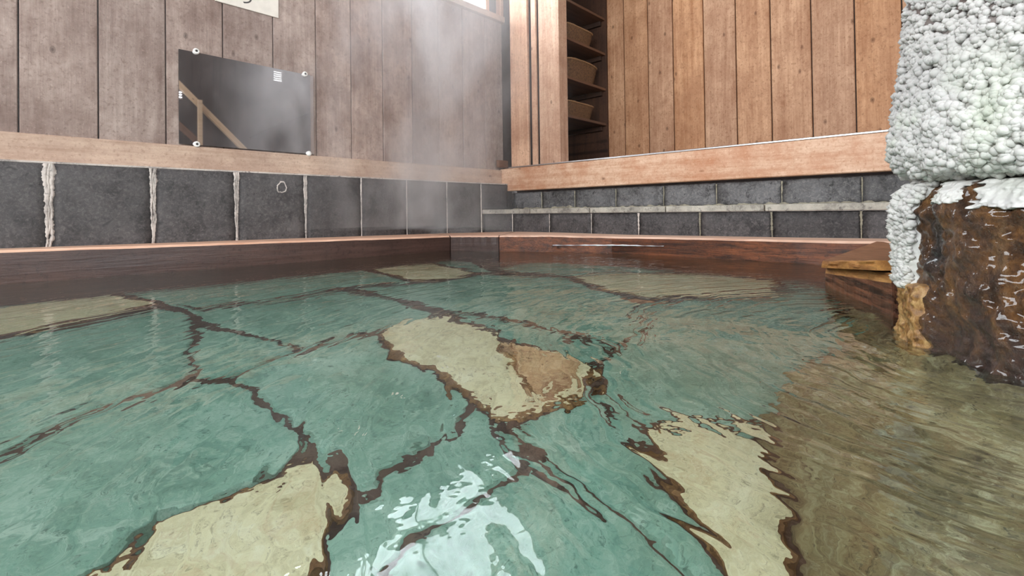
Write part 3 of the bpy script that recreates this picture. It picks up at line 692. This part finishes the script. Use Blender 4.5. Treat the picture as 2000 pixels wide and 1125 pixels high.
# brown wrinkled crack along its edge
V = []; wv = [Vector(p) for p in [(0.937, 0.912), (0.893, 0.858), (0.878, 0.812), (0.842, 0.788), (0.827, 0.742), (0.794, 0.702), (0.773, 0.669)]]
for k in range(49):
    x = k/48*(len(wv)-1); q = min(int(x), len(wv)-2); p = wv[q]+(wv[q+1]-wv[q])*(x-q); tdir = (wv[q+1]-wv[q]).normalized(); nd = Vector((-tdir.y, tdir.x))
    p = p+nd*0.012*fbm((k*0.35, 2, 2), 1, 3); w_ = 0.005+0.006*abs(fbm((k*0.5, 7, 2), 1, 3))
    for a, zz in ((-1, -0.004), (-0.4, 0.006), (0.4, 0.004), (1, -0.004)): V.append((p.x+nd.x*a*w_, p.y+nd.y*a*w_, -D+0.014+zz))
add('brown_crack', pydata('brown_crack', V, grid_faces(49, 4), M_slabedge, smooth=True), fl)
# remaining flags out of the picture
for i in range(17):
    for j in range(17):
        g = 0.22; x0, y0 = -1.59+i*g, -1.44+j*g
        q = [(x0+0.006+random.uniform(0, .02), y0+0.006), (x0+g-0.006, y0+0.006+random.uniform(0, .02)), (x0+g-0.01, y0+g-0.006), (x0+0.006, y0+g-0.01-random.uniform(0, .02))]
        q = [(min(x, 2.05), min(y, 2.24)) for x, y in q]
        if q[1][0]-q[0][0] < 0.08 or q[2][1]-q[1][1] < 0.08: continue
        if any(inside((x0+g*a/4, y0+g*b/4), p) for p in SLABS.values() for a in range(5) for b in range(5)): continue
        slab(q, [M_cream if (i*3+j*5) % 11 == 0 else M_teal], -D, 100+i*17+j)

# water surface
wt = add('bath_water', pydata('bath_water', [(-1.62, -1.47, 0), (2.20, -1.47, 0), (2.20, 2.30, 0), (-1.62, 2.30, 0)], [(0, 1, 2, 3)], M_water))
tag(wt, 'clear rippled hot spring water filling the stone floored bath', 'water', kind='stuff')

# ------------------------------------------------------------------ mineral-crusted column
CX, CY = 1.053, -0.179
co = empty('spring_column', (CX, CY, -D), 'thick column crusted in white minerals above a wet brown stone base', 'column')
def nodules(S, Zr, L, z0, z1, spacing, rfun, hfun, wrap=True):
    """height field of overlapping rounded mineral knobs on an unrolled (arc length, height) sheet"""
    ns, nz = len(S), len(Zr); H = np.zeros((nz, ns)); ds = S[1]-S[0]
    npts = int(L*(z1-z0)/spacing**2)
    ps = rng.uniform(0, L, npts); pz = rng.uniform(z0, z1, npts)
    for s, z in zip(ps, pz):
        r = rfun(z)*rng.uniform(0.55, 1.25); h = hfun(z)*rng.uniform(0.5, 1.15); ax = rng.uniform(0.75, 1.3)
        i0, i1 = np.searchsorted(Zr, [z-r*1.0, z+r*1.0])
        if i1-i0 < 1: continue
        k = int(r*ax/ds)+1; j = int(s/ds); js = np.arange(j-k, j+k+1)
        dj = js*ds-s
        if wrap: jj = js % ns
        else:
            m = (js >= 0) & (js < ns); js = js[m]; dj = dj[m]; jj = js
            if len(js) == 0: continue
        dz = Zr[i0:i1]-z
        q = 1-(dj[None, :]/(r*ax))**2-(dz[:, None]/r)**2
        q = np.sqrt(np.clip(q, 0, None))*h
        sub = H[i0:i1][:, jj]; H[i0:i1, jj] = np.maximum(sub, q)
    return H
def revolve(name, mat, prof, ns, zlist, H, extra, parent, ph0=0.0, ph1=2*math.pi, closed=True):
    Zp = [p[0] for p in prof]; Rp = [p[1] for p in prof]
    nz = len(zlist); ph = np.linspace(ph0, ph1, ns, endpoint=not closed)
    V = np.zeros((nz, ns, 3)); Rb = np.interp(zlist, Zp, Rp)
    for i in range(nz):
        r = Rb[i]+H[i]+np.array([extra(p, zlist[i]) for p in ph])
        V[i, :, 0] = r*np.cos(ph); V[i, :, 1] = r*np.sin(ph); V[i, :, 2] = zlist[i]
    return V.reshape(-1, 3)
ns = 420
pr = [(0.150, 0.270), (0.200, 0.264), (0.222, 0.263), (0.236, 0.268), (0.246, 0.280), (0.250, 0.298), (0.243, 0.343), (0.236, 0.42), (0.231, 0.558), (0.225, 0.640), (0.205, 0.690), (0.15, 0.715), (0.03, 0.72)]
cumt = np.concatenate([[0], np.cumsum([math.hypot(b[0]-a[0], b[1]-a[1]) for a, b in zip(pr[:-1], pr[1:])])])
tl_ = np.concatenate([np.arange(0, cumt[-1]-0.001, 0.0035)])
Rt = np.interp(tl_, cumt, [a[0] for a in pr]); Zt = np.interp(tl_, cumt, [a[1] for a in pr])
kern = np.ones(9)/9; pad = lambda a: np.convolve(np.pad(a, 4, mode='edge'), kern, mode='valid')
Rt, Zt = pad(Rt), pad(Zt)
nrm_r, nrm_z = np.gradient(Zt), -np.gradient(Rt); ll = np.hypot(nrm_r, nrm_z); nrm_r /= ll; nrm_z /= ll
S = np.linspace(0, 2*math.pi*0.25, ns, endpoint=False); LT = 2*math.pi*0.25; T1 = float(tl_[-1])
zof = lambda t: float(np.interp(t, tl_, Zt))
H2 = nodules(S, tl_, LT, 0.0, T1, 0.022, lambda t: 0.017, lambda t: 0.010 if t < 0.26 else 0.006)
Hh = H2*0.8
ph = np.linspace(0, 2*math.pi, ns, endpoint=False); V = np.zeros((len(tl_), ns, 3))
for i in range(len(tl_)):
    e = np.array([0.006*mnoise.noise(Vector((math.cos(q)*4, math.sin(q)*4, Zt[i]*6))) for q in ph])
    dz = np.array([0.006*mnoise.noise(Vector((math.cos(q)*5, math.sin(q)*5, 3.0))) for q in ph]) if tl_[i] < 0.14 else 0.0
    r = Rt[i]+(Hh[i]+e)*nrm_r[i]; V[i, :, 0] = r*np.cos(ph); V[i, :, 1] = r*np.sin(ph); V[i, :, 2] = Zt[i]+Hh[i]*nrm_z[i]+dz
F = grid_faces(len(tl_), ns, True); V = list(map(tuple, V.reshape(-1, 3)))
F.append(tuple((len(tl_)-1)*ns+i for i in range(ns))); F.append(tuple(range(ns-1, -1, -1)))
cr = add('white_crust', pydata('white_crust', V, F, M_core, smooth=True), co, (CX, CY, 0)); cr['label'] = 'porous white mineral crust'
# the knobs: small rounded beads grown all over the crust
bmx = bmesh.new(); bmesh.ops.create_icosphere(bmx, subdivisions=2, radius=1.0)
ICO_V = np.array([v.co[:] for v in bmx.verts]); ICO_F = np.array([[v.index for v in f.verts] for f in bmx.faces]); bmx.free()
bmx = bmesh.new(); bmesh.ops.create_icosphere(bmx, subdivisions=1, radius=1.0)
ICO1_V = np.array([v.co[:] for v in bmx.verts]); ICO1_F = np.array([[v.index for v in f.verts] for f in bmx.faces]); bmx.free()
def beads(name, mat, centres, radii, normals, stretch=1.25, ico=(None, None)):
    iv, iff = (ICO1_V, ICO1_F) if ico[0] is None else ico
    N = len(centres); C3 = np.asarray(centres); Rr = np.asarray(radii)[:, None, None]; Nn = np.asarray(normals)
    up = rng.normal(size=(N, 3)); tx = np.cross(up, Nn); tx /= np.linalg.norm(tx, axis=1, keepdims=True); ty = np.cross(Nn, tx)
    sx = rng.uniform(0.8, 1.25, (N, 1, 1)); sy = rng.uniform(0.8, 1.2, (N, 1, 1)); sn = rng.uniform(0.85, stretch, (N, 1, 1))
    vv = iv[None, :, 0:1]*tx[:, None, :]*sx+iv[None, :, 1:2]*ty[:, None, :]*sy+iv[None, :, 2:3]*Nn[:, None, :]*sn
    vv = vv*Rr*(1+0.05*rng.normal(size=(N, iv.shape[0], 1)))+C3[:, None, :]
    ff = (iff[None]+(np.arange(N)*iv.shape[0])[:, None, None]).reshape(-1, 3); vv = vv.reshape(-1, 3)
    me = bpy.data.meshes.new(name); me.vertices.add(len(vv)); me.vertices.foreach_set('co', vv.ravel())
    me.loops.add(ff.size); me.loops.foreach_set('vertex_index', ff.ravel().astype(np.int32))
    me.polygons.add(len(ff)); me.polygons.foreach_set('loop_start', np.arange(0, ff.size, 3, dtype=np.int32)); me.polygons.foreach_set('loop_total', np.full(len(ff), 3, dtype=np.int32))
    me.polygons.foreach_set('use_smooth', np.ones(len(ff), dtype=bool)); me.update(calc_edges=True); me.validate(); me.materials.append(mat)
    o = add(name, me, co, (CX, CY, 0)); o['kind'] = 'stuff'; return o
Varr = np.array(V).reshape(len(tl_), ns, 3) if len(V) == len(tl_)*ns else np.array(V)[:len(tl_)*ns].reshape(len(tl_), ns, 3)
cs, rs_, nn_ = [], [], []
t_hi = float(np.interp(0.66, Zt, tl_)); tries = 26000
for _ in range(tries):
    t = rng.uniform(0.035, t_hi); q = rng.uniform(R(52), R(250)); i = int(np.searchsorted(tl_, t)); i = min(i, len(tl_)-1); j = int(q/(2*math.pi)*ns) % ns
    zc = Zt[i]; porous = min(1.0, max(0.0, (zc-0.36)/0.16))
    g = mnoise.noise(Vector((q*0.25*130, zc*110, 3.0)))+0.6*mnoise.noise(Vector((q*0.25*55, zc*45, 9.0)))
    if porous > 0 and g < -0.55+0.55*porous: continue
    rad = (0.0058-0.0018*porous)*rng.uniform(0.55, 1.35)
    nv = np.array([nrm_r[i]*math.cos(q), nrm_r[i]*math.sin(q), nrm_z[i]])
    cs.append(Varr[i, j]+nv*rad*rng.uniform(0.1, 0.75)); rs_.append(rad); nn_.append(nv)
kb = beads('white_knobs', M_crust, cs, rs_, nn_); kb['label'] = 'knobbly white mineral beads'
# wet brown rock under the crust
ns2 = 420; zr = np.linspace(-0.06, 0.250, 130)
prof2 = [(-0.06, 0.245), (0.0, 0.243), (0.1, 0.243), (0.2, 0.240), (0.232, 0.234), (0.244, 0.220), (0.250, 0.190)]
def ex2(p, z):
    c, s = math.cos(p), math.sin(p)
    lip = 0.012*max(0.0, 1-abs(z-0.205+0.02*mnoise.noise(Vector((c*5, s*5, 1))))/0.035)*(0.5+mnoise.noise(Vector((c*7, s*7, 4))))
    return lip+0.015*mnoise.fractal(Vector((c*4, s*4, z*9)), 1.0, 2.0, 5) + 0.004*mnoise.fractal(Vector((c*9, s*9, z*4)), 1.0, 2.0, 3) + 0.0055*mnoise.fractal(Vector((c*16, s*16, z*60)), 0.9, 2.0, 4)
V = revolve('r', None, prof2, ns2, zr, np.zeros((len(zr), ns2)), ex2, None)
F = grid_faces(len(zr), ns2, True); F.append(tuple((len(zr)-1)*ns2+i for i in range(ns2)))
rk = add('brown_base', pydata('brown_base', list(map(tuple, V)), F, M_rock, smooth=True), co, (CX, CY, 0)); rk['label'] = 'wet brown rock base with white streaks'
def patch(name, mat, phc, phw, za, zb, thick, spacing, rad, hgt, nsx, nzx, wavy=0.25, taper=1.0):
    """lumpy deposit lying on the base between two angles and heights"""
    rb = 0.243; ph = np.linspace(phc-phw, phc+phw, nsx); z = np.linspace(za, zb, nzx); Lw = 2*phw*rb; Sx = np.linspace(0, Lw, nsx)
    Hn = nodules(Sx, z, Lw, za, zb, spacing, lambda q: rad, lambda q: hgt, False)
    V = []
    for i in range(nzx):
        v = (i/(nzx-1))*2-1
        for j in range(nsx):
            u = (j/(nsx-1))*2-1; ww = taper+(1-taper)*(v+1)/2
            e = 1-max(abs(u/ww)**3, abs(v)**4) - wavy*mnoise.noise(Vector((u*3+phc, v*4, 2)))
            m = max(0.0, min(1.0, e*2.2))
            r = np.interp(z[i], [p[0] for p in prof2], [p[1] for p in prof2])+ex2(ph[j], z[i])*0.8+(thick+Hn[i, j])*m-(1-m)*0.03
            V.append((r*math.cos(ph[j]), r*math.sin(ph[j]), z[i]))
    return add(name, pydata(name, V, grid_faces(nzx, nsx), mat, smooth=True), co, (CX, CY, 0))
patch('white_drip', M_crustw, R(94), R(22), 0.076, 0.262, 0.004, 0.0048, 0.007, 0.006, 70, 90, 0.12, 0.75)['label'] = 'white mineral drip'
cs, rs_, nn_ = [], [], []
for _ in range(1500):
    zc = rng.uniform(0.082, 0.262); hw = 22*(0.62+0.38*(zc-0.08)/0.18); q = R(94+rng.uniform(-hw, hw)); rad = 0.0046*rng.uniform(0.6, 1.3)
    rb = float(np.interp(zc, [p[0] for p in prof2], [p[1] for p in prof2]))+ex2(q, zc)*0.8+0.008
    nv = np.array([math.cos(q), math.sin(q), 0.15]); nv /= np.linalg.norm(nv)
    cs.append(np.array([rb*math.cos(q), rb*math.sin(q), zc])+nv*rng.uniform(0, 0.005)); rs_.append(rad); nn_.append(nv)
beads('drip_knobs', M_crustw, cs, rs_, nn_, 1.7)
patch('ochre_drip', M_ochre, R(97), R(24), -0.06, 0.100, 0.006, 0.0050, 0.007, 0.006, 80, 70, 0.1)['label'] = 'ochre mineral drip'
patch('white_lump', M_crustw, R(127), R(8), 0.212, 0.250, 0.001, 0.006, 0.006, 0.005, 60, 40, 0.9)
patch('white_lump', M_crustw, R(147), R(10), 0.205, 0.250, 0.006, 0.006, 0.006, 0.005, 60, 40, 0.9)
# submerged foot of the column sloping down to the flagstones
edge = [(2.06, 0.23), (1.80, 0.235), (1.543, 0.236), (1.264, 0.215), (1.10, 0.262), (1.025, 0.280), (0.944, 0.247), (0.804, 0.185), (0.71, 0.153), (0.62, 0.09), (0.55, -0.02), (0.52, -0.18), (0.56, -0.36), (0.68, -0.50), (0.9, -0.60), (1.3, -0.62), (2.06, -0.62)]
V = []; nc = 160; nrr = 46
E_ = [Vector(p) for p in edge]; cum = [0.0]
for a, b in zip(E_[:-1], E_[1:]): cum.append(cum[-1]+(b-a).length)
for i in range(nrr):
    t = i/(nrr-1)
    for j in range(nc):
        s = cum[-1]*j/(nc-1); k = max(0, min(len(E_)-2, int(np.searchsorted(cum, s))-1)); p = E_[k]+(E_[k+1]-E_[k])*((s-cum[k])/(cum[k+1]-cum[k]))
        a = math.atan2(p.y-CY, p.x-CX); inner = Vector((CX+0.225*math.cos(a), CY+0.225*math.sin(a)))
        if p.x > 1.25 and p.y > 0: inner = Vector((max(inner.x, p.x), p.y-0.10 if p.x < 1.5 else p.y-0.06))
        q = p+(inner-p)*t
        z = -D-0.01+(D+0.015)*(t**0.75)
        nzv = mnoise.fractal(Vector((q.x*9, q.y*9, z*9)), 1.0, 2.0, 5)*0.022*math.sin(math.pi*min(1, t*1.0)) 
        V.append((q.x+nzv*math.cos(a)-CX, q.y+nzv*math.sin(a)-CY, min(z+nzv*0.4, -0.004 if t < 1 else 0.0)))
ft = add('submerged_foot', pydata('submerged_foot', V, grid_faces(nrr, nc), M_bed, smooth=True), co, (CX, CY, 0)); ft['label'] = 'olive brown submerged foot'

# ------------------------------------------------------------------ timber end beside the column
tb = empty('timber_end', (1.5, 0.2, 0), 'split wet timber end wedged between the bath rim and the column', 'timber')
def timber(name, bottom, top, mats, zsub=0):
    """four-cornered timber given its bottom and top corner points, long grain on local X"""
    a = Vector(bottom[0]); ang = math.atan2(bottom[1][1]-bottom[0][1], bottom[1][0]-bottom[0][0])
    n = 24; V = []; F = []; fm = []
    bl = lambda C, u, v: (Vector(C[0])*(1-u)+Vector(C[1])*u)*(1-v)+(Vector(C[3])*(1-u)+Vector(C[2])*u)*v
    sec = [(0, 0, 0.0), (0, 0, .33), (0, 0, .62), (0, 0, 0.91), (0, 0.02, 1.0), (0, 0.5, 1.0), (0, 1.0, 1.0), (0, 1, 0.0)]
    for k in range(n+1):
        u = k/n
        for (_, v, w) in sec:
            p = bl(bottom, u, v)*(1-w)+bl(top, u, v)*w
            if v == 0 and 0 < w < 1: p = p+Vector((0.5, -0.86, 0))*0.006*mnoise.fractal(Vector((u*5, w*9, 3)), 1, 2, 4)
            if w == 1.0: p = p+Vector((0, 0, 0.003*mnoise.fractal(Vector((u*6, v*4, 8)), 1, 2, 3)))
            V.append(p)
    c, s = math.cos(-ang), math.sin(-ang); m = len(sec)
    L = [((p.x-a.x)*c-(p.y-a.y)*s, (p.x-a.x)*s+(p.y-a.y)*c, p.z) for p in V]
    for k in range(n):
        for r in range(m-1): F.append((k*m+r, k*m+r+1, (k+1)*m+r+1, (k+1)*m+r)); fm.append(1 if r == 3 else (2 if r in (4, 5) and len(mats) > 2 else 0))
    F.append(tuple(range(m))); F.append(tuple(n*m+r for r in range(m-1, -1, -1))); fm += [1, 0]
    return add(name, pydata(name, L, F, mats, fm), tb, (a.x, a.y, 0), ang)
timber('lower_timber', [(1.55, 0.270, -0.12), (1.16, 0.092, -0.12), (1.30, -0.10, -0.12), (2.066, 0.16, -0.12)],
       [(1.565, 0.272, 0.044), (1.165, 0.096, 0.083), (1.30, -0.10, 0.083), (2.066, 0.16, 0.06)], [M_timber, M_timberedge])
timber('top_plank', [(1.545, 0.276, 0.046), (1.175, 0.118, 0.086), (1.30, -0.10, 0.088), (2.062, 0.20, 0.062)],
       [(1.552, 0.276, 0.063), (1.19, 0.124, 0.104), (1.30, -0.10, 0.106), (2.064, 0.205, 0.092)], [M_timberedge, M_timberedge, M_planktop])

# white mineral flakes lying on the flagstones
for k, (x, y) in enumerate([(0.760, 0.965), (0.737, 0.905), (0.595, 0.905), (0.605, 0.895), (0.985, 0.572), (0.975, 0.560), (0.46, 0.845)]):
    V = []; n = 9; r0 = 0.0025+0.002*random.random()
    for zz, q in ((0, 1.0), (0.003, 0.8)):
        for i in range(n):
            a = 2*math.pi*i/n; r = r0*q*(1+0.35*math.sin(i*2.3+k)); V.append((r*math.cos(a)*1.5, r*math.sin(a), zz))
    F = grid_faces(2, n, True)+[tuple(range(n, 2*n))]
    o = add('mineral_flake', pydata('mineral_flake', V, F, M_flake), None, (x, y, -D+0.006), random.random()*3)
    tag(o, 'tiny white mineral flake lying on the submerged flagstones', 'flake', 'white flakes on the bath floor')

# ------------------------------------------------------------------ steam rising off the bath
def steam_mat():
    b = NB('rising_steam'); c = b.n('TexCoord').outputs['Object']
    sx = b.n('SeparateXYZ', {0: c}); x, y, z = sx.outputs[0], sx.outputs[1], sx.outputs[2]
    v = b.vmath('MULTIPLY', c, (1.0, 1.0, 0.55))
    n = b.noise(v, 2.6, 4, 0.55, 0.6); n2 = b.noise(v, 8.0, 3, 0.6, 0.5)
    wisp = b.ramp(b.math('ADD', b.math('MULTIPLY', n, 0.72), b.math('MULTIPLY', n2, 0.28)), [(0.47, 0.0), (0.59, 1.0)])
    # plume: leaning column rising in front of the window
    px = b.math('SUBTRACT', x, b.math('ADD', 1.40, b.math('MULTIPLY', z, -0.04)))
    g = b.math('POWER', 2.718, b.math('MULTIPLY', b.math('MULTIPLY', px, px), -15.0))
    dens = b.math('ADD', b.math('MULTIPLY', wisp, b.math('ADD', 0.08, b.math('MULTIPLY', g, 2.3))), b.math('ADD', 0.015, b.math('MULTIPLY', g, 0.06)))
    # fade at the domain's faces
    fx = b.math('MULTIPLY', b.ramp(x, [(0.0, 0.0), (0.25, 1.0)]), 1.0)
    e = b.math('MULTIPLY', b.math('MULTIPLY', b.math('SUBTRACT', 2.22, x), 2.5, True), b.math('MULTIPLY', b.math('ADD', x, 1.5), 1.5, True))
    e = b.math('MULTIPLY', e, b.math('MULTIPLY', b.math('SUBTRACT', y, 1.15), 2.0, True))
    dens = b.math('MULTIPLY', b.math('MULTIPLY', dens, e), STEAM)
    vo = b.n('VolumePrincipled', {'Color': (0.97, 0.95, 0.96), 'Density': dens, 'Anisotropy': 0.2})
    b.link(vo.outputs[0], b.out.inputs[1]); return b.m
STEAM = 0.9
me = box_mesh('steam', 3.72, 1.17, 2.56, steam_mat(), 0)
me.transform(Matrix.Translation((0.36, 1.735, 1.42)))
sm = add('steam', me); tag(sm, 'thin white steam drifting up in front of the boarded wall', 'steam', kind='stuff')
